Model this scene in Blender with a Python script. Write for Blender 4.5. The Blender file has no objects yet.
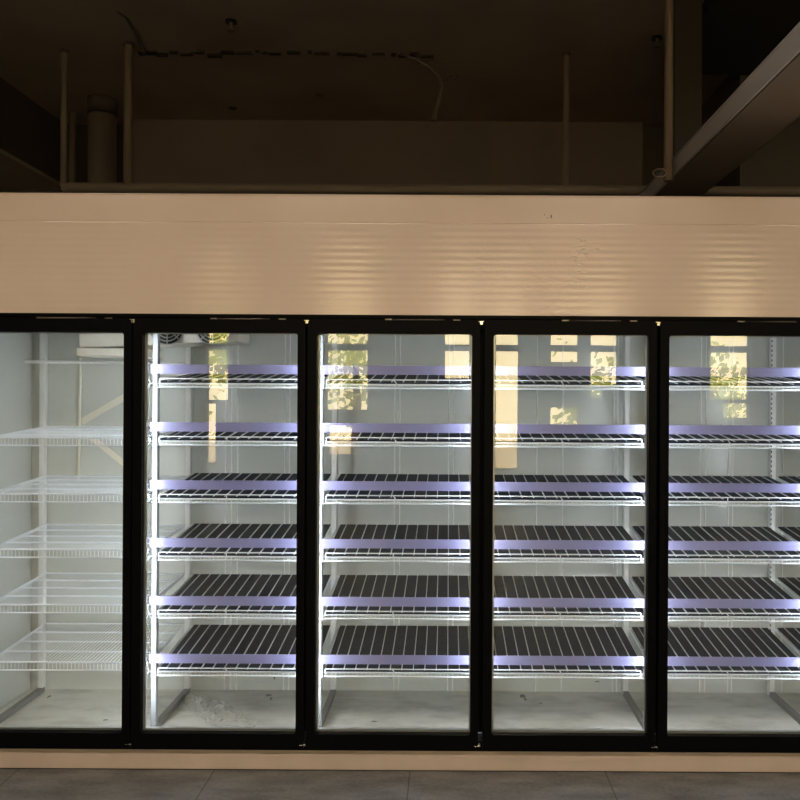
import bpy, math, random
from mathutils import Vector, Matrix, Euler
random.seed(7)
C = bpy.context.scene.collection
SC = bpy.context.scene
CAMY, CAMZ, VPX = -3.54, 1.644, 447.0      # camera stands 3.54 m in front of the doors
F = 800.0

# ------------------------------------------------------------------ camera
cd = bpy.data.cameras.new('camera'); cam = bpy.data.objects.new('camera', cd); C.objects.link(cam)
cam.location = (0, CAMY, CAMZ)
cam.rotation_euler = (Matrix.Rotation(math.radians(90), 3, 'X') @ Matrix.Rotation(math.radians(0.32), 3, 'Z')).to_euler()
cd.sensor_width = 36; cd.lens = 36.0
cd.shift_x = -(VPX - 400) / 800.0
cd.clip_start = 0.02
SC.camera = cam
# ------------------------------------------------------------------ world, exposure
SC.view_settings.view_transform = 'Standard'; SC.view_settings.look = 'None'
SC.view_settings.gamma = 1; SC.view_settings.exposure = 0.0
W = bpy.data.worlds.new('daylight'); SC.world = W; W.use_nodes = True
wn = W.node_tree.nodes; wl = W.node_tree.links
bg = wn['Background']; bg.inputs[0].default_value = (1.0, 0.79, 0.43, 1); bg.inputs[1].default_value = 8.8
LED_STRENGTH = 35.0
FILL_POWER = 42.5

# ------------------------------------------------------------------ materials
def mat(name, col, rough=0.5, metal=0.0, spec=0.5, noise=None, bump=None, trans=0.0, emit=None):
    m = bpy.data.materials.new(name); m.use_nodes = True
    nt = m.node_tree; b = nt.nodes['Principled BSDF']
    b.inputs['Base Color'].default_value = (*col, 1)
    b.inputs['Roughness'].default_value = rough
    b.inputs['Metallic'].default_value = metal
    b.inputs['Specular IOR Level'].default_value = spec
    if trans: b.inputs['Transmission Weight'].default_value = trans
    if emit:
        b.inputs['Emission Color'].default_value = (*emit[0], 1); b.inputs['Emission Strength'].default_value = emit[1]
    tc = nt.nodes.new('ShaderNodeTexCoord')
    if noise:
        sc, col2, lo, hi = noise[:4]
        n = nt.nodes.new('ShaderNodeTexNoise'); n.inputs['Scale'].default_value = sc; n.inputs['Detail'].default_value = 6
        if len(noise) > 4:
            mp = nt.nodes.new('ShaderNodeMapping'); mp.inputs['Scale'].default_value = noise[4]
            nt.links.new(tc.outputs['Object'], mp.inputs[0]); nt.links.new(mp.outputs[0], n.inputs['Vector'])
        else: nt.links.new(tc.outputs['Object'], n.inputs['Vector'])
        r = nt.nodes.new('ShaderNodeValToRGB')
        r.color_ramp.elements[0].position = lo; r.color_ramp.elements[1].position = hi
        r.color_ramp.elements[0].color = (*col, 1); r.color_ramp.elements[1].color = (*col2, 1)
        nt.links.new(n.outputs[0], r.inputs[0]); nt.links.new(r.outputs[0], b.inputs['Base Color'])
    if bump:
        n = nt.nodes.new('ShaderNodeTexNoise'); n.inputs['Scale'].default_value = bump[0]; n.inputs['Detail'].default_value = 5
        nt.links.new(tc.outputs['Object'], n.inputs['Vector'])
        bp = nt.nodes.new('ShaderNodeBump'); bp.inputs['Strength'].default_value = bump[1]; bp.inputs['Distance'].default_value = 0.02
        nt.links.new(n.outputs[0], bp.inputs['Height']); nt.links.new(bp.outputs[0], b.inputs['Normal'])
    return m

M = {}
M['fascia'] = mat('painted_steel_cream', (0.83, 0.69, 0.60), 0.13, spec=0.5, noise=(3, (0.79, 0.65, 0.56), 0.35, 0.7))
M['base'] = mat('base_panel_cream', (0.66, 0.55, 0.48), 0.4, noise=(5, (0.58, 0.48, 0.41), 0.35, 0.75))
M['black'] = mat('black_anodised', (0.003, 0.003, 0.004), 0.45, spec=0.06)
M['blackg'] = mat('black_gasket', (0.006, 0.006, 0.007), 0.6)
M['inner'] = mat('cooler_white_panel', (0.69, 0.71, 0.675), 0.25, spec=0.5, noise=(2, (0.64, 0.66, 0.62), 0.3, 0.75), bump=(9, 0.03))
M['innerfloor'] = mat('cooler_floor', (0.70, 0.69, 0.63), 0.45, noise=(6, (0.47, 0.46, 0.41), 0.44, 0.72, (1, 2.0, 1)), bump=(14, 0.15))
M['smudge'] = mat('floor_smudge', (0.22, 0.21, 0.19), 0.6)
M['white'] = mat('white_powder_coat', (0.66, 0.68, 0.70), 0.4)
M['wire'] = mat('white_coated_wire', (0.84, 0.88, 0.93), 0.35)
M['railgrey'] = mat('grey_floor_rail', (0.22, 0.22, 0.21), 0.5)
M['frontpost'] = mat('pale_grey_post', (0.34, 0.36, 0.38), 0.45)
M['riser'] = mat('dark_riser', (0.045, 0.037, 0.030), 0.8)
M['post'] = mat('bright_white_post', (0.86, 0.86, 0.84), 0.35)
M['brace'] = mat('cream_brace', (0.86, 0.82, 0.70), 0.5)
M['mat'] = mat('dark_roller_mat', (0.005, 0.010, 0.024), 0.5, spec=0.18, noise=(7, (0.011, 0.016, 0.030), 0.4, 0.7))
M['divider'] = mat('clear_grey_divider', (0.62, 0.64, 0.66), 0.3)
M['strip'] = mat('lavender_price_strip', (0.20, 0.20, 0.37), 0.3, noise=(4, (0.235, 0.225, 0.38), 0.4, 0.7))
M['alu'] = mat('aluminium_spacer', (0.62, 0.63, 0.62), 0.3, metal=0.8)
M['chrome'] = mat('bright_metal', (0.8, 0.76, 0.68), 0.2, metal=1.0)
M['dullmetal'] = mat('dull_metal', (0.25, 0.22, 0.19), 0.35, metal=1.0)
M['evap'] = mat('evaporator_shell', (0.90, 0.85, 0.74), 0.4)
M['fan'] = mat('black_fan_guard', (0.02, 0.02, 0.02), 0.5)
M['slot'] = mat('dark_slot', (0.05, 0.05, 0.05), 0.7)
M['led'] = mat('cool_led', (1, 1, 1), 0.5, emit=((0.88, 0.94, 1.0), LED_STRENGTH))
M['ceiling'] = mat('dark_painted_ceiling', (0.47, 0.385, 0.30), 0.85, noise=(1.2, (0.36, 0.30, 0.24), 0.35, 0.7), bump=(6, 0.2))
M['wallb'] = mat('dark_plaster', (0.27, 0.205, 0.19), 0.8, noise=(1.0, (0.21, 0.165, 0.16), 0.35, 0.7), bump=(5, 0.2))
M['dark'] = mat('dark_concrete_and_shade', (0.10, 0.085, 0.072), 0.85)  # also colours the shaded beam side and the duct's shadowed top
M['pipe'] = mat('brown_grey_pipe', (0.22, 0.175, 0.13), 0.6)
M['pipel'] = mat('light_brown_rod', (0.22, 0.16, 0.11), 0.6)
M['tray'] = mat('galvanised_tray', (0.60, 0.57, 0.55), 0.45, metal=0.2)
M['traysoffit'] = mat('tray_cover', (0.25, 0.195, 0.145), 0.6)
M['roomwall'] = mat('room_wall', (0.14, 0.13, 0.12), 0.8, noise=(2, (0.11, 0.10, 0.095), 0.35, 0.7))
M['leaf'] = mat('leaves', (0.60, 0.76, 0.20), 0.7, noise=(9, (0.80, 0.86, 0.34), 0.4, 0.65))
M['bark'] = mat('bark', (0.15, 0.10, 0.06), 0.8)
M['pave'] = mat('outdoor_paving', (0.45, 0.38, 0.28), 0.8)
M['crate'] = mat('cardboard', (0.42, 0.30, 0.19), 0.8)

def glassmat(name, ior, tint=(1, 1, 1)):
    m = bpy.data.materials.new(name); m.use_nodes = True; nt = m.node_tree
    for n in list(nt.nodes): nt.nodes.remove(n)
    o = nt.nodes.new('ShaderNodeOutputMaterial'); mx = nt.nodes.new('ShaderNodeMixShader')
    t = nt.nodes.new('ShaderNodeBsdfTransparent'); t.inputs[0].default_value = (*tint, 1)
    g = nt.nodes.new('ShaderNodeBsdfGlossy'); g.inputs['Roughness'].default_value = 0.0
    lw = nt.nodes.new('ShaderNodeLayerWeight'); lw.inputs[0].default_value = 0.5
    p5 = nt.nodes.new('ShaderNodeMath'); p5.operation = 'POWER'; p5.inputs[1].default_value = 5
    f = nt.nodes.new('ShaderNodeMath'); f.operation = 'MULTIPLY_ADD'; f.inputs[1].default_value = 1-ior; f.inputs[2].default_value = ior
    nt.links.new(lw.outputs['Facing'], p5.inputs[0]); nt.links.new(p5.outputs[0], f.inputs[0])
    nt.links.new(f.outputs[0], mx.inputs[0]); nt.links.new(t.outputs[0], mx.inputs[1]); nt.links.new(g.outputs[0], mx.inputs[2])
    nt.links.new(mx.outputs[0], o.inputs[0]); return m
M['glass'] = glassmat('door_glass', 0.062, (0.97, 0.98, 0.97))
M['winglass'] = glassmat('window_glass', 0.04)
def filmmat():
    m = bpy.data.materials.new('crumpled_clear_film'); m.use_nodes = True; nt = m.node_tree
    for n in list(nt.nodes): nt.nodes.remove(n)
    o = nt.nodes.new('ShaderNodeOutputMaterial'); mx = nt.nodes.new('ShaderNodeMixShader'); mx.inputs[0].default_value = 0.35
    t = nt.nodes.new('ShaderNodeBsdfTransparent'); t.inputs[0].default_value = (0.98, 0.98, 0.97, 1)
    g = nt.nodes.new('ShaderNodeBsdfPrincipled'); g.inputs['Roughness'].default_value = 0.15
    g.inputs['Base Color'].default_value = (0.80, 0.80, 0.77, 1)
    nt.links.new(t.outputs[0], mx.inputs[1]); nt.links.new(g.outputs[0], mx.inputs[2]); nt.links.new(mx.outputs[0], o.inputs[0]); return m
M['film'] = filmmat()

def floor_material():
    m = bpy.data.materials.new('grey_stone_tiles'); m.use_nodes = True; nt = m.node_tree; b = nt.nodes['Principled BSDF']
    tc = nt.nodes.new('ShaderNodeTexCoord'); n = nt.nodes.new('ShaderNodeTexNoise'); n.inputs['Scale'].default_value = 4; n.inputs['Detail'].default_value = 8
    n2 = nt.nodes.new('ShaderNodeTexNoise'); n2.inputs['Scale'].default_value = 60; n2.inputs['Detail'].default_value = 3
    mp = nt.nodes.new('ShaderNodeMapping'); mp.inputs['Scale'].default_value = (1, 3, 1); mp.inputs['Rotation'].default_value = (0, 0, 0.5)
    r = nt.nodes.new('ShaderNodeValToRGB'); r.color_ramp.elements[0].position = 0.32; r.color_ramp.elements[1].position = 0.72
    r.color_ramp.elements[0].color = (0.095, 0.100, 0.102, 1); r.color_ramp.elements[1].color = (0.27, 0.275, 0.275, 1)
    br = nt.nodes.new('ShaderNodeTexBrick'); br.offset = 0; br.inputs['Scale'].default_value = 1
    br.inputs['Brick Width'].default_value = 0.865; br.inputs['Row Height'].default_value = 0.865
    br.inputs['Mortar Size'].default_value = 0.0028; br.inputs['Mortar Smooth'].default_value = 0.1
    br.inputs['Color1'].default_value = br.inputs['Color2'].default_value = (1, 1, 1, 1); br.inputs['Mortar'].default_value = (0.42, 0.40, 0.38, 1)
    mp2 = nt.nodes.new('ShaderNodeMapping'); mp2.inputs['Location'].default_value = (0.155, 0.30, 0)
    nt.links.new(tc.outputs['Object'], mp.inputs[0]); nt.links.new(mp.outputs[0], n.inputs['Vector']); nt.links.new(tc.outputs['Object'], n2.inputs['Vector'])
    nt.links.new(tc.outputs['Object'], mp2.inputs[0]); nt.links.new(mp2.outputs[0], br.inputs['Vector'])
    mm = nt.nodes.new('ShaderNodeMixRGB'); mm.blend_type = 'MIX'; mm.inputs[0].default_value = 0.3
    nt.links.new(n.outputs[0], mm.inputs[1]); nt.links.new(n2.outputs[0], mm.inputs[2]); nt.links.new(mm.outputs[0], r.inputs[0])
    mu = nt.nodes.new('ShaderNodeMixRGB'); mu.blend_type = 'MULTIPLY'; mu.inputs[0].default_value = 1
    nt.links.new(r.outputs[0], mu.inputs[1]); nt.links.new(br.outputs['Color'], mu.inputs[2]); nt.links.new(mu.outputs[0], b.inputs['Base Color'])
    b.inputs['Roughness'].default_value = 0.5
    return m
M['floor'] = floor_material()

# ------------------------------------------------------------------ mesh helpers
class MB:
    def __init__(s): s.v = []; s.f = []; s.smooth = []
    def box(s, x0, x1, y0, y1, z0, z1):
        o = len(s.v)
        s.v += [(x0,y0,z0),(x1,y0,z0),(x1,y1,z0),(x0,y1,z0),(x0,y0,z1),(x1,y0,z1),(x1,y1,z1),(x0,y1,z1)]
        s.f += [tuple(o+i for i in q) for q in ((0,3,2,1),(4,5,6,7),(0,1,5,4),(1,2,6,5),(2,3,7,6),(3,0,4,7))]
        s.smooth += [False]*6; return s
    def quad(s, *p):
        o = len(s.v); s.v += [tuple(q) for q in p]; s.f.append(tuple(range(o, o+len(p)))); s.smooth.append(False); return s
    def hexa(s, bot, top):
        o = len(s.v); s.v += [tuple(q) for q in bot] + [tuple(q) for q in top]
        s.f += [tuple(o+i for i in q) for q in ((0,3,2,1),(4,5,6,7),(0,1,5,4),(1,2,6,5),(2,3,7,6),(3,0,4,7))]; s.smooth += [False]*6; return s
    def tube(s, pts, r, n=6, closed=False, cap=True):
        pts = [Vector(p) for p in pts]; rings = []; N = len(pts)
        rr = r if isinstance(r, (list, tuple)) else [r]*N
        up = None
        for i, p in enumerate(pts):
            if closed: d = (pts[(i+1) % N] - pts[i-1])
            else: d = pts[min(i+1, N-1)] - pts[max(i-1, 0)]
            d.normalize()
            if up is None: up = Vector((0,0,1)) if abs(d.z) < 0.9 else Vector((1,0,0))
            a = d.cross(up); 
            if a.length < 1e-4: a = d.cross(Vector((0,1,0)))
            a.normalize(); b = a.cross(d); b.normalize(); up = b
            o = len(s.v)
            for k in range(n):
                t = 2*math.pi*(k+0.5)/n
                s.v.append(tuple(p + (a*math.cos(t) + b*math.sin(t))*rr[i]))
            rings.append(o)
        pairs = list(zip(rings, rings[1:])) + ([(rings[-1], rings[0])] if closed else [])
        for a0, b0 in pairs:
            for k in range(n):
                s.f.append((a0+k, a0+(k+1) % n, b0+(k+1) % n, b0+k)); s.smooth.append(n > 5)
        if cap and not closed:
            s.f.append(tuple(rings[0]+k for k in range(n))); s.smooth.append(False)
            s.f.append(tuple(rings[-1]+n-1-k for k in range(n))); s.smooth.append(False)
        return s
    def disc(s, c, r, ax, h, n=20):   # short cylinder
        c = Vector(c); ax = Vector(ax).normalized()
        return s.tube([c - ax*h/2, c + ax*h/2], r, n)
    def build(s, name, m, parent=None, bevel=0.0, loc=None):
        me = bpy.data.meshes.new(name)
        L = Vector(loc) if loc else Vector((0,0,0))
        me.from_pydata([tuple(Vector(v) - L) for v in s.v], [], s.f)
        me.polygons.foreach_set('use_smooth', s.smooth); me.update()
        me.materials.append(M[m] if isinstance(m, str) else m)
        o = bpy.data.objects.new(name, me); C.objects.link(o); o.location = L
        if parent: o.parent = parent
        if bevel:
            b = o.modifiers.new('bevel', 'BEVEL'); b.width = bevel; b.segments = 2; b.limit_method = 'ANGLE'; b.angle_limit = math.radians(40)
        return o
def empty(name, loc=(0,0,0)):
    o = bpy.data.objects.new(name, None); C.objects.link(o); o.location = loc; o.empty_display_size = 0.1; return o
def tag(o, label=None, cat=None, group=None, kind=None):
    if label: o['label'] = label
    if cat: o['category'] = cat
    if group: o['group'] = group
    if kind: o['kind'] = kind
    return o
def struct(o, label=None): o['kind'] = 'structure'; 
def copy_tree(o, parent=None):
    c = o.copy(); C.objects.link(c); c.parent = parent
    for ch in list(o.children): copy_tree(ch, c)
    return c
def X(px, D): return (px - VPX) * D / F
def Z(py, D): return CAMZ - (py - 400) * D / F

# ------------------------------------------------------------------ structure of the room
RX0, RX1, RY0, RY1, CZ = -6.0, 6.0, -9.0, 3.36, 4.0
def sbuild(mb, name, m, **k):
    o = mb.build(name, m, **k); struct(o); return o
sbuild(MB().box(RX0-.2, RX1+.2, RY0-.2, RY1+.2, -0.2, 0.0), 'floor', 'floor')
sbuild(MB().box(RX0-.2, RX1+.2, RY0-.2, RY1+.2, CZ, CZ+.2), 'ceiling', 'ceiling')
sbuild(MB().box(RX0-.2, RX0, RY0, RY1, 0, CZ), 'wall_left', 'roomwall')
sbuild(MB().box(RX1, RX1+.2, RY0, RY1, 0, CZ), 'wall_right', 'roomwall')
sbuild(MB().box(RX0-.2, RX1+.2, RY1, RY1+.2, 0, CZ), 'wall_back', 'dark')
# beams and soffits over the cooler
sbuild(MB().box(RX0, -3.3, RY0+.02, RY1, 3.47, CZ), 'trim_1', 'dark'); sbuild(MB().box(RX0, -3.285, RY0+.02, RY1, 3.44, 3.47), 'trim_5', 'ceiling')        # deep beam along the left; unlit side and lit underside put into the colours
sbuild(MB().box(-2.73, 1.64, RY1-.14, RY1, 2.2, CZ), 'trim_2', 'wallb')        # plastered band at the back
sbuild(MB().box(2.02, 5.9, 2.0, RY1, 2.6, CZ), 'trim_3', 'dark'); sbuild(MB().box(1.50, 5.9, .9, 1.99, 3.90, CZ), 'trim_6', 'riser')               # dark bulkhead at the right; dark box stands in for the ceiling's dark recess

# rear wall with the shop windows (seen only as reflections in the glass)
DV = 3.54 + 9.0
def rx(u): return (u - VPX) * DV / F
def rz(v): return CAMZ - (v - 400) * DV / F
TOPV = 268
opens = [  # (u0, u1, v_top, v_bottom) of what each window shows in the doors; detached low openings added for bright patches
    (205, 229, TOPV, 403), (205, 217, 403, 466), (325, 369, TOPV, 412), (327, 360, 424, 457),
    (443, 471, TOPV, 380), (494, 520, TOPV, 470), (549, 580, TOPV, 363), (549, 580, 405, 426),
    (589, 619, TOPV, 387), (589, 605, 387, 399), (709, 751, TOPV, 400), (722, 751, 400, 418),
    (-220, -130, 230, 600), (900, 1000, 230, 600)]
rects = []
for u0, u1, v0, v1 in opens: rects.append((rx(u0), rx(u1), rz(v1), rz(v0)))
xs = sorted({RX0, RX1, *[r[0] for r in rects], *[r[1] for r in rects]})
xs = [x for x in xs if RX0 <= x <= RX1]
wm = MB()
for a, b in zip(xs, xs[1:]):
    c = (a+b)/2; cuts = sorted([(r[2], r[3]) for r in rects if r[0] < c < r[1]])
    z = 0
    for z0, z1 in cuts:
        if z0 > z: wm.box(a, b, RY0-.2, RY0, z, z0)
        z = max(z, z1)
    if z < CZ: wm.box(a, b, RY0-.2, RY0, z, CZ)
sbuild(wm, 'wall_rear', 'roomwall')
for i, (x0, x1, z0, z1) in enumerate(rects, 1):
    x0c, x1c = max(x0, RX0), min(x1, RX1)
    if x1c <= x0c: continue
    fr = MB(); t = 0.03; ya, yb = RY0-.14, RY0-.06
    fr.box(x0c, x0c+t, ya, yb, z0, z1); fr.box(x1c-t, x1c, ya, yb, z0, z1); fr.box(x0c, x1c, ya, yb, z0, z0+t); fr.box(x0c, x1c, ya, yb, z1-t, z1)
    zt = rz(347.5)
    if z0 < zt < z1: fr.box(x0c, x1c, ya, yb, zt-.05, zt+.05)
    sbuild(fr, 'window_%d' % i, 'roomwall')
    L = bpy.data.lights.new('window_portal', 'AREA'); L.shape = 'RECTANGLE'; L.size = x1c-x0c; L.size_y = z1-z0
    L.cycles.is_portal = True
    lo = bpy.data.objects.new('window_portal', L); C.objects.link(lo); lo.location = ((x0c+x1c)/2, RY0-.18, (z0+z1)/2)
    lo.rotation_euler = (math.radians(-90), 0, 0)   # faces into the room
sbuild(MB().box(-14, 14, -30, RY0-.2, -0.25, -0.05), 'ground', 'pave')

# ------------------------------------------------------------------ walk-in cooler: one built-in thing with doors
MULL = [-2.154, -1.383, -0.618, 0.150, 0.927, 1.70]
X0, X1 = -2.30, 2.7
FZ = 0.08                  # inside floor
YB = 0.76                  # inside back wall
cooler = tag(empty('walk_in_cooler', (0, 0, 0)), 'long walk-in cooler with black framed glass doors below a cream panel front', 'refrigerator')
# ribbed cream fascia above the doors
zf0, zf1 = 2.016, 2.545
prof = []
z = zf0
while z < 2.424:
    prof.append((-.00016*math.cos((z-zf0)/.031*2*math.pi), z)); z += .0031
prof += [(0.0, 2.4245), (0.0015, 2.4250), (0.0015, 2.4262), (-.001, 2.4275), (-.001, zf1)]
MB().box(-4.5, 4.5, 0.004, 0.10, zf0, zf1).build('fascia_core', 'fascia', cooler)
for i, (xa, xb) in enumerate([(-4.5, 0.5340), (0.5346, 4.5)]):
    fb = MB(); o = len(fb.v)
    for y, z in prof: fb.v += [(xa, y, z), (xb, y, z)]
    for k in range(len(prof)-1):
        a = 2*k; fb.f.append((a, a+1, a+3, a+2)); fb.smooth.append(prof[k+1][1] < 2.423)
    fb.build('fascia_panel', 'fascia', cooler)
MB().box(-4.5, 4.5, -0.006, 0.10, 2.545, 2.549).build('top_trim', 'fascia', cooler)
MB().box(-4.5, 4.5, 0.0, 0.12, 0.004, 0.091).build('base_panel', 'base', cooler, bevel=.003)
MB().box(-4.5, 4.5, 0.004, 0.12, 0.0, 0.004).build('base_seal', 'blackg', cooler)
# scuffs where the seam was dressed
sm = MB()
for k in range(46):
    px, py = random.gauss(579, 6), random.choice([random.uniform(235, 262), random.uniform(235, 290)])
    x, z = X(px, 3.54), Z(py, 3.54); w = random.uniform(.004, .022)
    sm.box(x, x+w, -.0042, .001, z, z+.0030)
sm.build('dried_sealant_smear', mat('sealant', (0.92, 0.84, 0.72), 0.2), cooler)
sm = MB()
for px, py, w, h in ((549.5, 217.5, .006, .014), (543, 215, .004, .005), (546, 218, .004, .006)):
    x, z = X(px, 3.54), Z(py, 3.54); sm.box(x, x+w, -.0025, .001, z, z+h)
sm.build('paint_chip', 'smudge', cooler)
# inner shell
ib = MB().box(X0-.10, X1, YB, YB+.10, 0, 2.45)
x = X0 + .06
ribs = MB()
ib.build('back_panel', 'inner', cooler)
for u in (226, 232, 238, 285, 290, 395, 400, 449, 454, 537, 563, 614, 618, 701, 706, 729, 733, 783):
    x = X(u, 4.3); w = .0055
    ribs.tube([(x, YB+.0015, FZ), (x, YB+.0015, 2.379)], .0042, 8, cap=False)
ribs.build('glint_rib', 'post', cooler); ribs_o = None  # beads in brighter paint, so the lamp streaks sit in the colour
MB().box(-2.33, -2.23, 0.10, YB, 0, 2.45).build('side_panel', 'inner', cooler)
MB().box(X1, X1+.1, 0.10, YB+.1, 0, 2.45).build('side_panel', 'inner', cooler)
MB().box(-2.23, X1, 0.12, YB, 0.0, FZ).build('floor_panel', 'innerfloor', cooler)
MB().box(-2.33, X1+.1, 0.10, YB+.1, 2.38, 2.50).build('ceiling_panel', 'inner', cooler)
# black frame of the door bank
fr = MB()
fr.box(-2.26, 2.66, -.004, .075, 1.955, 2.016)
fr.box(-2.26, 2.66, -.004, .10, 0.091, 0.135)
for m in MULL + [2.47]: fr.box(m-.028, m+.028, .020, .075, .165, 1.955)
fr.build('door_bank_frame', 'black', cooler, bevel=.003)
lip = MB().box(-2.26, 2.56, -.012, 0.0, 2.002, 2.018); lip.build('header_lip', 'black', cooler, bevel=.002)
# aluminium sills inside the glass
sl = MB().box(-2.22, 2.5, .085, .135, .128, .137); sl.build('sill_strip', 'alu', cooler)
for m in MULL + [2.47]:
    if m < -2: continue
    lamp = MB().box(m-.014, m+.014, .078, .094, .20, 1.93).build('led_lamp', 'led', cooler)
    MB().box(m-.020, m+.020, .074, .079, .19, 1.94).build('led_housing', 'white', cooler)
# doors
DZ0, DZ1, DW = 0.108, 1.992, 0.757
def make_door(xc):
    d = MB()
    x0, x1 = -DW/2, DW/2; s = 0.044
    g0, g1, gz0, gz1 = x0+s-.004, x1-.035, 0.174, 1.934
    d.box(x0, g0, -.030, .014, DZ0, DZ1); d.box(g1, x1, -.030, .014, DZ0, DZ1)
    d.box(g0, g1, -.030, .014, DZ0, gz0); d.box(g0, g1, -.030, .014, gz1, DZ1)
    # rounded inner corners
    r = .014
    for cx, cz, sx, sz in ((g0, gz0, 1, 1), (g1, gz0, -1, 1), (g0, gz1, 1, -1), (g1, gz1, -1, -1)):
        pts = [(cx, cz)]
        for k in range(7):
            t = k/6*math.pi/2; pts.append((cx+sx*r*(1-math.sin(t)), cz+sz*r*(1-math.cos(t))))
        o = len(d.v); n = len(pts)
        for y in (-.030, -.010): d.v += [(p[0], y, p[1]) for p in pts]
        d.f.append(tuple(o+k for k in range(n))); d.f.append(tuple(o+n+k for k in reversed(range(n))))
        for k in range(n): d.f.append((o+k, o+n+k, o+n+(k+1) % n, o+(k+1) % n))
        d.smooth += [False]*(n+2)
    door = empty('glass_door'); door.parent = cooler; door.location = (xc, 0, 0)
    d.build('door_rail', 'black', door, bevel=.0025)
    gp = MB().box(g0-.01, g1+.01, -.014, -.010, gz0-.01, gz1+.01); gp.build('glass_pane', 'glass', door)
    sp = MB(); w = .009
    sp.box(g0-.004, g0+w, .004, .016, gz0, gz1); sp.box(g1-w+.004, g1+.004, .004, .016, gz0, gz1)
    sp.box(g0, g1, .004, .016, gz0-.002, gz0+w); sp.box(g0, g1, .004, .016, gz1-.004, gz1+.004)
    sp.build('glass_spacer', 'alu', door)
    h = MB().box(x1-.002, x1+.012, -.034, -.010, 1.975, 1.989).box(x1-.009, x1+.016, -.034, -.020, 1.988, 1.992)
    h.build('hinge_pin', 'chrome', door, bevel=.001)
    h = MB().box(x1-.002, x1+.010, -.034, -.012, .124, .131).box(x1-.018, x1+.002, -.033, -.028, .124, .127)
    h.build('lower_hinge', 'chrome', door, bevel=.001)
    a = MB().tube([(-.02, -.018, 1.9960), (.18, -.022, 1.9960), (.22, -.026, 1.9955)], .0028).box(-.04, -.01, -.030, -.016, 1.9935, 1.9985).box(.26, .29, -.030, -.022, 1.9935, 1.9975)
    a.build('hold_open_arm', 'dullmetal', door)
    return door
door = make_door((MULL[0]+MULL[1])/2+.005); 
for a, b in zip(MULL[1:], MULL[2:] + [2.47]):
    c = copy_tree(door, cooler); c.location.x = (a+b)/2 + (.004 if .1 < a < .2 else 0)

# evaporator hanging under the cooler ceiling
ev = tag(empty('evaporator_unit', (-1.45, .5, 2.38)), 'pale evaporator with dark fan guards hanging inside the cooler behind the first two doors', 'cooling unit')
ex0, ex1 = X(80, 4.0), X(238, 4.0)
def rel(mb, name, m, **k):
    o = mb.build(name, m, **k); o.parent = ev; o.location = -Vector(ev.location); return o
rel(MB().hexa([(ex0, .45, 1.893), (ex1, .45, 1.932), (ex1, .69, 1.932), (ex0, .69, 1.893)], [(ex0, .39, 2.379), (ex1, .39, 2.379), (ex1, .69, 2.379), (ex0, .69, 2.379)]), 'housing', 'evap', bevel=.004)
rel(MB().box(ex0-.008, X(150, 4.05), .435, .685, 1.855, 1.893), 'drip_tray', 'evap', bevel=.004)
for u in (170, 215):
    cx = X(u, 4.0); cz = 1.995; g = MB()
    for r in (.085, .068, .051, .034, .017):
        g.tube([(cx+r*math.cos(t*math.pi/12), .413, cz+r*math.sin(t*math.pi/12)) for t in range(24)], .003, 5, closed=True)
    for t in range(8): g.tube([(cx, .413, cz), (cx+.085*math.cos(t*math.pi/4), .413, cz+.085*math.sin(t*math.pi/4))], .003, 5)
    go = rel(g, 'fan_guard', 'alu')
    rel(MB().disc((cx, .424, cz), .082, (0, 1, 0), .014, 24), 'fan_opening', 'fan')

# ------------------------------------------------------------------ shelving frames
PX = [-2.145, -1.37, -0.595, 0.18, 0.955, 1.73, 2.45]
names = ['at the left end of the cooler', 'between the first and second doors', 'between the second and third doors',
         'between the third and fourth doors', 'between the fourth and fifth doors', 'at the right edge of the photo']
YF, YK = 0.225, 0.710           # front and back posts
FR = []
def make_frame():
    root = empty('shelf_frame'); p = MB()
    w = .0125
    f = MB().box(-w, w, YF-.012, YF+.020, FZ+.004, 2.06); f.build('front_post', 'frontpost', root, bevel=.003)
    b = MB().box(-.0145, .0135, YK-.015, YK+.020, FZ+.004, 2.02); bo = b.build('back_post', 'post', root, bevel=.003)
    s = MB(); z = .2
    while z < 1.98: s.box(-.0135, -.0085, YK-.0155, YK-.0145, z, z+.012); z += .0255
    s.build('slot_row', 'slot', bo)
    r = MB().box(-.014, .014, YF-.01, YK+.01, FZ+.001, FZ+.028); r.build('base_rail', 'railgrey', root, bevel=.002)
    f = MB().box(-.024, .024, YF-.02, YF+.03, FZ+.0005, FZ+.006); f.build('foot_plate', 'alu', root)
    return root
fr0 = make_frame(); SLOTS = []
for i, x in enumerate(PX[:6]):
    o = fr0 if i == 0 else copy_tree(fr0)
    if i != 5:
        for ch in list(o.children):
            for g in list(ch.children): SLOTS.append(g)
    o.location = (x, 0, 0); tag(o, 'white slotted shelf upright pair with floor rail, ' + names[i], 'shelf frame', 'shelf uprights inside the cooler')

for g in SLOTS: bpy.data.objects.remove(g)
# X brace, top bar and drain pipe on the back wall of the first bay
tb = MB().tube([(-2.229, YK-.024, 1.834), (PX[1]-.02, YK-.024, 1.828)], .0085)
tag(tb.build('tie_bar', 'post'), 'thin white horizontal tie bar above the wire shelves behind the first door', 'bar')
def strip(a, b, w, y, name, label, cat):
    a = Vector((X(a[0], 4.28), y, Z(a[1], 4.28))); b = Vector((X(b[0], 4.28), y, Z(b[1], 4.28)))
    d = (b-a).normalized(); n = Vector((-d.z, 0, d.x))*w/2; t = Vector((0, .004, 0))
    mb = MB().hexa([a-n, b-n, b-n+t, a-n+t], [a+n, b+n, b+n+t, a+n+t])
    return tag(mb.build(name, 'brace'), label, cat)
strip((81, 424), (146, 386), .034, YB-.014, 'diagonal_brace', 'cream diagonal brace rising to the right on the back wall behind the first door', 'brace')
strip((86, 436), (150, 486), .028, YB-.014, 'diagonal_brace', 'cream diagonal brace falling to the right on the back wall behind the first door', 'brace')
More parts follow.
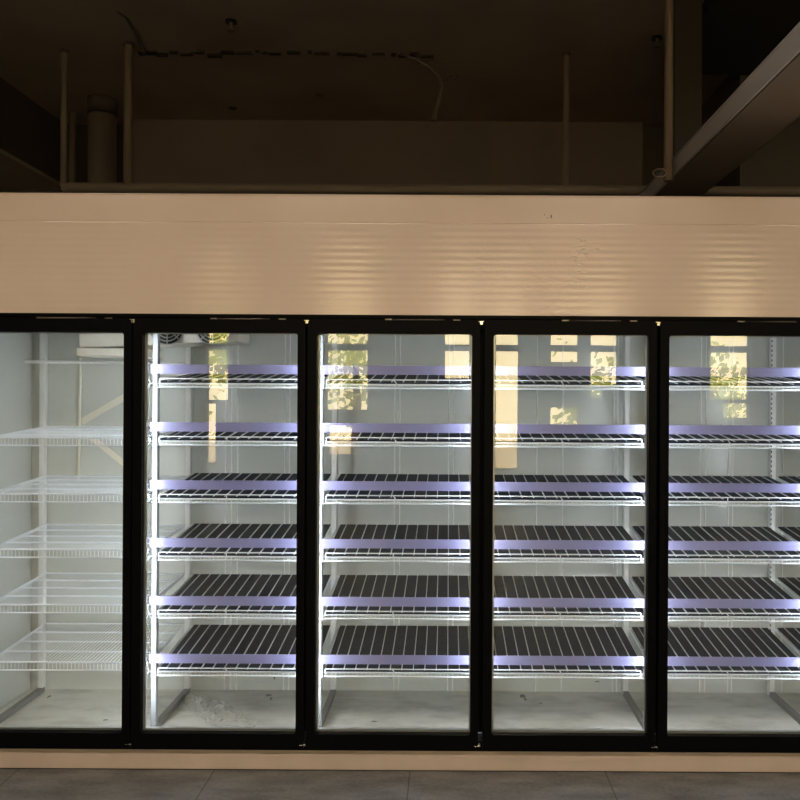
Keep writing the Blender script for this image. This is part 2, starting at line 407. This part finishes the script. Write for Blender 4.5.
tag(MB().tube([(X(80.5, 4.28), YB-.024, 1.862), (X(79.5, 4.28), YB-.024, 1.2)], .008).build('drain_pipe', 'brace'),
    'thin cream vertical drain pipe below the evaporator behind the first door', 'pipe')

# ------------------------------------------------------------------ wire shelves of the first bay
SW = 0.775
words = ['lowest', 'second from bottom', 'third from bottom', 'fourth from bottom', 'fifth from bottom', 'topmost']
doorw = ['first', 'second', 'third', 'fourth', 'fifth', 'last']
YS0, YS1 = 0.185, 0.705
def make_wire_shelf():
    root = empty('wire_shelf'); h = .033          # back is higher
    def zz(y): return (y-YS0)/(YS1-YS0)*h
    m = MB()
    for k in range(5):
        y = YS0 + (YS1-YS0)*k/4; e = .004 if k == 0 else .0185; m.tube([(e, y, zz(y)), (SW-(.036 if k == 0 else .0185), y, zz(y))], .0046)
    for x in (.0185, SW-.0185): m.tube([(x, YS0, 0), (x, YS1, h)], .0042)
    m.build('frame_wire', 'wire', root)
    g = MB(); n = 42
    for k in range(n):
        x = .020 + (SW-.058)*k/(n-1); g.tube([(x, YS1, h+.003), (x, YS0+.004, .003), (x, YS0-.004, -.001), (x, YS0-.004, -.034)], .0014, 4)
    g.build('cross_wires', 'wire', root)
    a = MB().tube([(.004, YS0-.004, -.036), (SW-.036, YS0-.004, -.036)], .0033)
    a.build('front_apron_rail', 'wire', root)
    for x in (.0185, SW-.0185):
        b = MB().tube([(x, YS0, -.012), (x, YK-.02, h-.008)], .0035)
        b.build('side_bracket', 'wire', root)
    return root
ws = make_wire_shelf()
for k in range(5):
    o = ws if k == 0 else copy_tree(ws)
    o.location = (PX[0], 0, (.413, .680, .938, 1.196, 1.458)[k])
    w = words[k] if k < 4 else 'topmost'
    tag(o, 'empty white wire shelf without mat, %s behind the first door' % w, 'shelf', 'bare wire shelves behind the first door')

# ------------------------------------------------------------------ gravity shelves of the other bays
def make_mat_shelf(slant):
    root = empty('display_shelf'); h = .062
    y0, y1 = .190, .712
    def zz(y): return (y-y0)/(y1-y0)*h
    m = MB().hexa([(.034, y0, -.006), (SW-.020, y0, -.006), (SW-.020, y1, h-.006), (.034, y1, h-.006)],
                  [(.034, y0, 0), (SW-.020, y0, 0), (SW-.020, y1, h), (.034, y1, h)])
    m.build('mat', 'mat', root)
    for i in range(13):
        x = .066 + .054*i
        d = MB().hexa([(x-.0024, y0+.002, 0), (x+.0024, y0+.002, 0), (x+.0024, y1, h), (x-.0024, y1, h)],
                      [(x-.0018, y0+.002, .005), (x+.0018, y0+.002, .005), (x+.0018, y1, h+.005), (x-.0018, y1, h+.005)])
        if i == 0: d0 = d.build('lane_divider', 'divider', root); continue
        c = d0.copy(); C.objects.link(c); c.parent = root; c.location = (x-.066, 0, 0)
    g = MB()
    for x in (.0185, SW-.0185): g.tube([(x, y0, -.008), (x, y1, h-.008)], .0040)
    for y in (y0, (y0+y1)/2, y1): g.tube([(.0185, y, zz(y)-.010), (SW-.0185, y, zz(y)-.010)], .0040)
    for k in range(37):
        x = .022 + (SW-.044)*k/36; g.tube([(x, y1, h-.012), (x, y0+.004, -.012), (x, y0-.002, -.016), (x, y0-.002, -.025)], .0017, 4)
    g.build('wire_deck', 'wire', root)
    a = MB().tube([(.004, y0-.003, -.0265), (SW-.026, y0-.003, -.0265)], .0034).tube([(.004, y0-.003, -.0085), (SW-.026, y0-.003, -.0085)], .0026)
    a.build('front_apron_rail', 'wire', root)
    # rounded wire loop with a short tick in the middle, product stop
    q = []; lx0, lx1, lz0, lz1, r = .036, SW-.050, -.024, .0125, .007
    for cx, cz, t0 in ((lx1-r, lz1-r, 0), (lx0+r, lz1-r, 90), (lx0+r, lz0+r, 180), (lx1-r, lz0+r, 270)):
        for t in (0, 30, 60, 90):
            a_ = math.radians(t0+t); zl = cz+r*math.sin(a_)
            q.append((cx+r*math.cos(a_), .172 - .004*(zl/.04), zl))
    s = MB().tube(q, .0028, 6, closed=True)
    xm = .35 + .01*slant
    s.tube([(xm-.012*slant, .171, lz1), (xm+.012*slant, .173, lz0)], .0026)
    s.build('product_stop', 'white', root)
    st = MB().box(-.004, SW-.008, .168, .171, .036, .079); st.build('price_strip', 'strip', root)
    for x in (.018, SW-.034): MB().box(x, x+.006, .171, .190, -.028, .045).build('strip_clip', 'white', root)
    b = MB().tube([(-.020, .178, -.030), (-.010, .186, -.006), (-.020, .190, .006)], .0035).tube([(-.020, .182, -.012), (.012, .186, -.008)], .0030)
    b.tube([(-.004, .180, -.026), (.014, .186, -.020)], .003)
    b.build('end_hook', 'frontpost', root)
    return root
protos = [make_mat_shelf(0), make_mat_shelf(1)]
used = [False, False]
for bay in range(1, 6):
    for k in range(6):
        s = random.Random(bay*10+k).choice([0, 1, 1] if bay != 1 else [0, 0, 1])
        if used[s]: o = copy_tree(protos[s])
        else: o = protos[s]; used[s] = True
        o.location = (PX[bay], 0, .381 + .2685*k)
        tag(o, 'dark matted shelf with lavender strip, %s %s' % (words[k], ('behind the %s door' % doorw[bay]) if bay < 5 else 'beyond the slotted rightmost upright'), 'shelf', 'matted shelves with price strips')

# crumpled clear film left on the cooler floor
fm = MB(); n, mth = 30, 12
rr = random.Random(3)
hx = [[rr.uniform(0, 1) for _ in range(mth+1)] for _ in range(n+1)]
for i in range(n+1):
    for j in range(mth+1):
        u, v = i/n, j/mth
        x = X(190, 4.16) + u*.44; y = .60 - u*.33 + (v-.5)*(.10+.16*math.sin(math.pi*min(u*1.15, 1))) + .012*math.sin(9*u+5*v)
        env = math.sin(math.pi*(.04+.92*v))*(1-.7*u)
        fm.v.append((x + rr.uniform(-.006, .006), y, FZ + .002 + env*(.012 + .038*hx[i][j])))
for i in range(n):
    for j in range(mth):
        a = i*(mth+1)+j; fm.f.append((a, a+1, a+mth+2, a+mth+1)); fm.smooth.append(False)
tag(fm.build('plastic_film', 'film'), 'crumpled clear plastic film on the cooler floor behind the second door', 'packaging')
# dark scuff marks on the cooler floor and wall
sc = MB()
def blob(u, v, w, h):
    D = (CAMZ-FZ)*F/(v-400)
    if D < 4.25:
        x, y = X(u, D), D+CAMY
        pts = [(x+w*math.cos(t)*rr.uniform(.5, 1.1), y+h*math.sin(t)*rr.uniform(.5, 1.1), FZ+.0012) for t in [k*math.pi/5 for k in range(10)]]
    else:
        x, z = X(u, 4.297), Z(v, 4.297)
        pts = [(x+w*math.cos(t)*rr.uniform(.5, 1.1), YB-.0042, z+h*math.sin(t)*rr.uniform(.5, 1.1)) for t in [k*math.pi/5 for k in range(10)]]
    sc.quad(*pts)
for b in ((270, 696.5, .02, .02), (273, 700, .010, .03), (51, 699, .012, .02), (524, 696, .02, .03), (527, 699, .01, .02), (376, 722, .02, .012),
          (542, 703, .015, .01), (599, 680.5, .016, .006), (276, 679, .006, .012), (392, 678, .014, .006), (283, 619.5, .014, .007), (107, 722, .015, .012)):
    blob(*b)
sc.build('scuff_mark', 'smudge', cooler)

# ------------------------------------------------------------------ overhead pipes, rods, tray
def rod(px, D, y0, r, m='pipe', label='', cap=True, lean=0):
    z0 = Z(188, D); z1 = min(CZ, Z(y0, D)); x = X(px, D)
    root = tag(empty('hanger_rod', (x, D+CAMY, z1)), label, 'rod', 'hanger rods above the cooler')
    mb = MB().tube([(lean, 0, z0-z1), (0, 0, -.002)], r, 10); mb.build('rod', m, root)
    if cap: MB().disc((0, 0, -.012), r*1.25, (0, 0, 1), .02).build('ceiling_cup', 'dark', root)
    return root
DP = 5.30
rod(62.5, DP, 52, .022, label='slim brown hanger rod from the ceiling, leftmost above the cooler', lean=0)
rod(126.5, DP, 40, .029, label='thicker brown hanger rod beside the round duct at upper left')
rod(564.5, DP, 52, .020, label='slim brown hanger rod with a ceiling cup, right of centre above the cooler')
pz = Z(189.5, DP)
tag(MB().tube([(X(62, DP), DP+CAMY, pz), (4.2, DP+CAMY, pz)], .032, 12).build('horizontal_pipe', 'pipe'),
    'long brown horizontal pipe running just above the cream cooler front', 'pipe')
D2 = 4.15
root = tag(empty('drop_pipe', (X(667, D2), D2+CAMY, CZ)), 'light brown vertical pipe with a ring at its foot, beside the cable tray', 'pipe')
MB().tube([(0, 0, 0), (0, 0, Z(180, D2)-CZ)], .024, 12).build('pipe', 'pipel', root)
z = Z(173, D2)-CZ
MB().tube([(-.05+.034*math.cos(t*math.pi/8), -.02, z+.022*math.sin(t*math.pi/8)) for t in range(16)], .004, 6, closed=True).build('ring', 'pipe', root)
# cable tray running back from above the camera's right
b_, a_, h_, w_ = 1.20, 1.19, .078, .29
tray = tag(empty('cable_tray', (a_, 1.0, CAMZ+b_)), 'galvanised metal cable tray with brown underside crossing the upper right corner', 'cable tray')
def trel(mb, name, m, **k):
    o = mb.build(name, m, **k); o.parent = tray; o.location = -Vector(tray.location); return o
zb = CAMZ+b_
trel(MB().box(a_-.004, a_+.002, RY0+.001, RY1-.141, zb-.004, zb+h_).box(a_-.012, a_+.002, RY0+.001, RY1-.141, zb+h_-.004, zb+h_).box(a_-.004, a_+.008, RY0+.001, RY1-.141, zb-.006, zb-.002), 'side_rail', 'tray')
trel(MB().box(a_+.022, a_+w_, RY0+.001, RY1-.141, zb, zb+.004).box(a_+w_-.004, a_+w_, RY0+.001, RY1-.141, zb, zb+h_), 'bottom_cover', 'traysoffit')
trel(MB().box(a_+.002, a_+.022, RY0+.001, RY1-.141, zb+.012, zb+.014), 'edge_gap', 'dark')
# round duct, rectangular riser
duct = tag(empty('round_duct', (X(101, 6.3), 6.3+CAMY, 2.7)), 'brown round vertical duct with its top shade painted as a dark ring at upper left', 'duct')
MB().tube([(0, 0, -2.699), (0, 0, Z(118, 6.3)-2.7)], .105, 24).build('duct_pipe', 'pipe', duct)
MB().tube([(0, 0, Z(117, 6.3)-2.7), (0, 0, CZ-2.702)], .112, 24).build('shade_ring', 'dark', duct)  # dark ring paints the shadow at the top of the duct
tag(MB().tube([(X(71, 6.6), 6.6+CAMY, 0.001), (X(71, 6.6), 6.6+CAMY, CZ-.001)], .03, 12).build('vertical_pipe', 'pipe'),
    'thin brown vertical pipe between the leftmost rod and the round duct', 'pipe')
tag(MB().box(X(673, 4.62), X(700, 4.62), 4.62+CAMY, 4.75+CAMY, 2.93, CZ-.001).build('rectangular_duct', 'riser'),
    'dark brown rectangular riser duct behind the vertical pipe at upper right', 'duct')
# ceiling details
def sprinkler(px, py, label):
    D = (CZ-CAMZ)*F/(400-py); x, y = X(px, D), D+CAMY
    r = tag(empty('sprinkler', (x, y, CZ)), label, 'sprinkler', 'sprinkler heads on the dark ceiling')
    MB().disc((0, 0, -.006), .036, (0, 0, 1), .012).build('escutcheon', 'fan', r)
    MB().tube([(0, 0, -.012), (0, 0, -.06)], .012, 8).disc((0, 0, -.063), .025, (0, 0, 1), .004, 12).build('sprinkler_head', 'pipe', r)
sprinkler(229, 22, 'small dark sprinkler head on the ceiling, upper left of centre')
sprinkler(655, 36, 'small dark sprinkler head on the ceiling beside the vertical pipe')
for u, v, l in ((231, 109, 'small dark round ceiling cap above the back band at left'), (318, 95, 'faint brown ceiling cap near the plaster ridge')):
    D = (CZ-CAMZ)*F/(400-v); tag(MB().disc((X(u, D), D+CAMY, CZ-.004), .035, (0, 0, 1), .006).build('junction_cover', 'dark' if u < 300 else 'wallb'), l, 'cap')
# rough seam line across the ceiling
D = (CZ-CAMZ)*F/(400-53); sm = MB(); x = X(136, D)
while x < X(420, D):
    w = rr.uniform(.02, .12); y = D+CAMY+rr.uniform(-.03, .03)
    sm.box(x, x+w, y, y+rr.uniform(.010, .045), CZ-rr.uniform(.008, .02), CZ+.001); x += w*rr.uniform(.7, 1.6)
sbuild(sm, 'trim_4', mat('crumbled_plaster_edge', (.055, .045, .033), .9))
# cables dangling from the ceiling
cb = MB()
def cpt(u, v, D): return (X(u, D), D+CAMY, Z(v, D))
cb.tube([cpt(398, 54, 5.4), cpt(415, 60, 5.45), cpt(428, 68, 5.5), cpt(437, 77, 5.5), cpt(440, 86, 5.5), cpt(438, 98, 5.5), cpt(434, 110, 5.5), cpt(432, 121, 5.5)],
        [.008, .008, .009, .011, .011, .013, .018, .021], 8)
tag(cb.build('hanging_cable', 'pipe'), 'curved brown cable hanging with a loose end from the ceiling centre', 'cable')
cb = MB().tube([cpt(408, 55, 5.45), cpt(425, 61, 5.45), cpt(440, 64, 5.45)], .006, 6).tube([cpt(444, 80, 5.6), cpt(450, 76, 5.55), cpt(456, 75, 5.55), cpt(452, 79, 5.55)], .007, 6)
tag(cb.build('cable_scrap', 'dark'), 'short dark cable scrap beside the curved hanging cable', 'cable')
cb = MB().tube([cpt(98, 1, 4.8), cpt(112, 9, 4.85), cpt(124, 18, 4.95), cpt(134, 34, 5.15), cpt(142, 53, 5.4)], .014, 8)
tag(cb.build('conduit', 'dark'), 'dark bent conduit crossing the ceiling above the thicker rod', 'pipe')

# ------------------------------------------------------------------ behind the camera: added unseen fill lamps, and trees the glass reflects
def lamp(x, y, label):  # fixtures added out of view to brighten the room and cooler front
    r = tag(empty('added_fill_light', (x, y, 3.55)), label, 'light')
    MB().box(-.62, .62, -.16, .16, 0, .06).build('housing', 'white', r)
    MB().tube([(-.5, 0, .06), (-.5, 0, CZ-3.551)], .006).tube([(.5, 0, .06), (.5, 0, CZ-3.551)], .006).build('suspension_rod', 'dark', r)
    L = bpy.data.lights.new('fill_light', 'AREA'); L.shape = 'RECTANGLE'; L.size = 1.16; L.size_y = .26; L.energy = FILL_POWER; L.color = (1.0, .81, .64)
    lo = bpy.data.objects.new('fill_light', L); C.objects.link(lo); lo.parent = r; lo.location = (0, 0, -.004)
for i, (x, y) in enumerate(((-3.0, -3.0), (-.9, -3.0), (1.2, -3.0), (3.3, -3.0))):
    lamp(x, y, 'added warm fill light, unseen behind the camera, number %s from the left' % ('one', 'two', 'three', 'four')[i])

def tree(x, y, h, r, label):
    t = tag(empty('tree', (x, y, -.05)), label, 'tree', 'trees outside the shop windows')
    MB().tube([(0, 0, 0), (.05, 0, h*.5), (0, .05, h*.8)], [.12, .09, .05], 8).build('trunk', 'bark', t)
    mb = MB(); q = random.Random(int(x*100))
    for k in range(700):
        a, b, c = q.gauss(0, r*.45), q.gauss(0, r*.4), q.gauss(0, r*.5)
        s = q.uniform(.05, .12); n = Vector((q.uniform(-1, 1), q.uniform(-1, 1), q.uniform(-1, 1))).normalized()
        u = n.orthogonal().normalized()*s; v = n.cross(u).normalized()*s*.6; p = Vector((a, b, h*.75+c))
        mb.quad(p-u, p-v, p+u, p+v)
    mb.build('foliage', 'leaf', t)
tree(-1.9, -13.0, 3.2, 1.0, 'green tree outside the second shop window')
tree(-4.6, -13.5, 3.6, .9, 'green tree outside the first shop window')
tree(2.9, -13.0, 2.2, .8, 'green tree outside the fifth shop window')
tree(5.6, -13.5, 2.4, .9, 'green tree outside the sixth shop window')
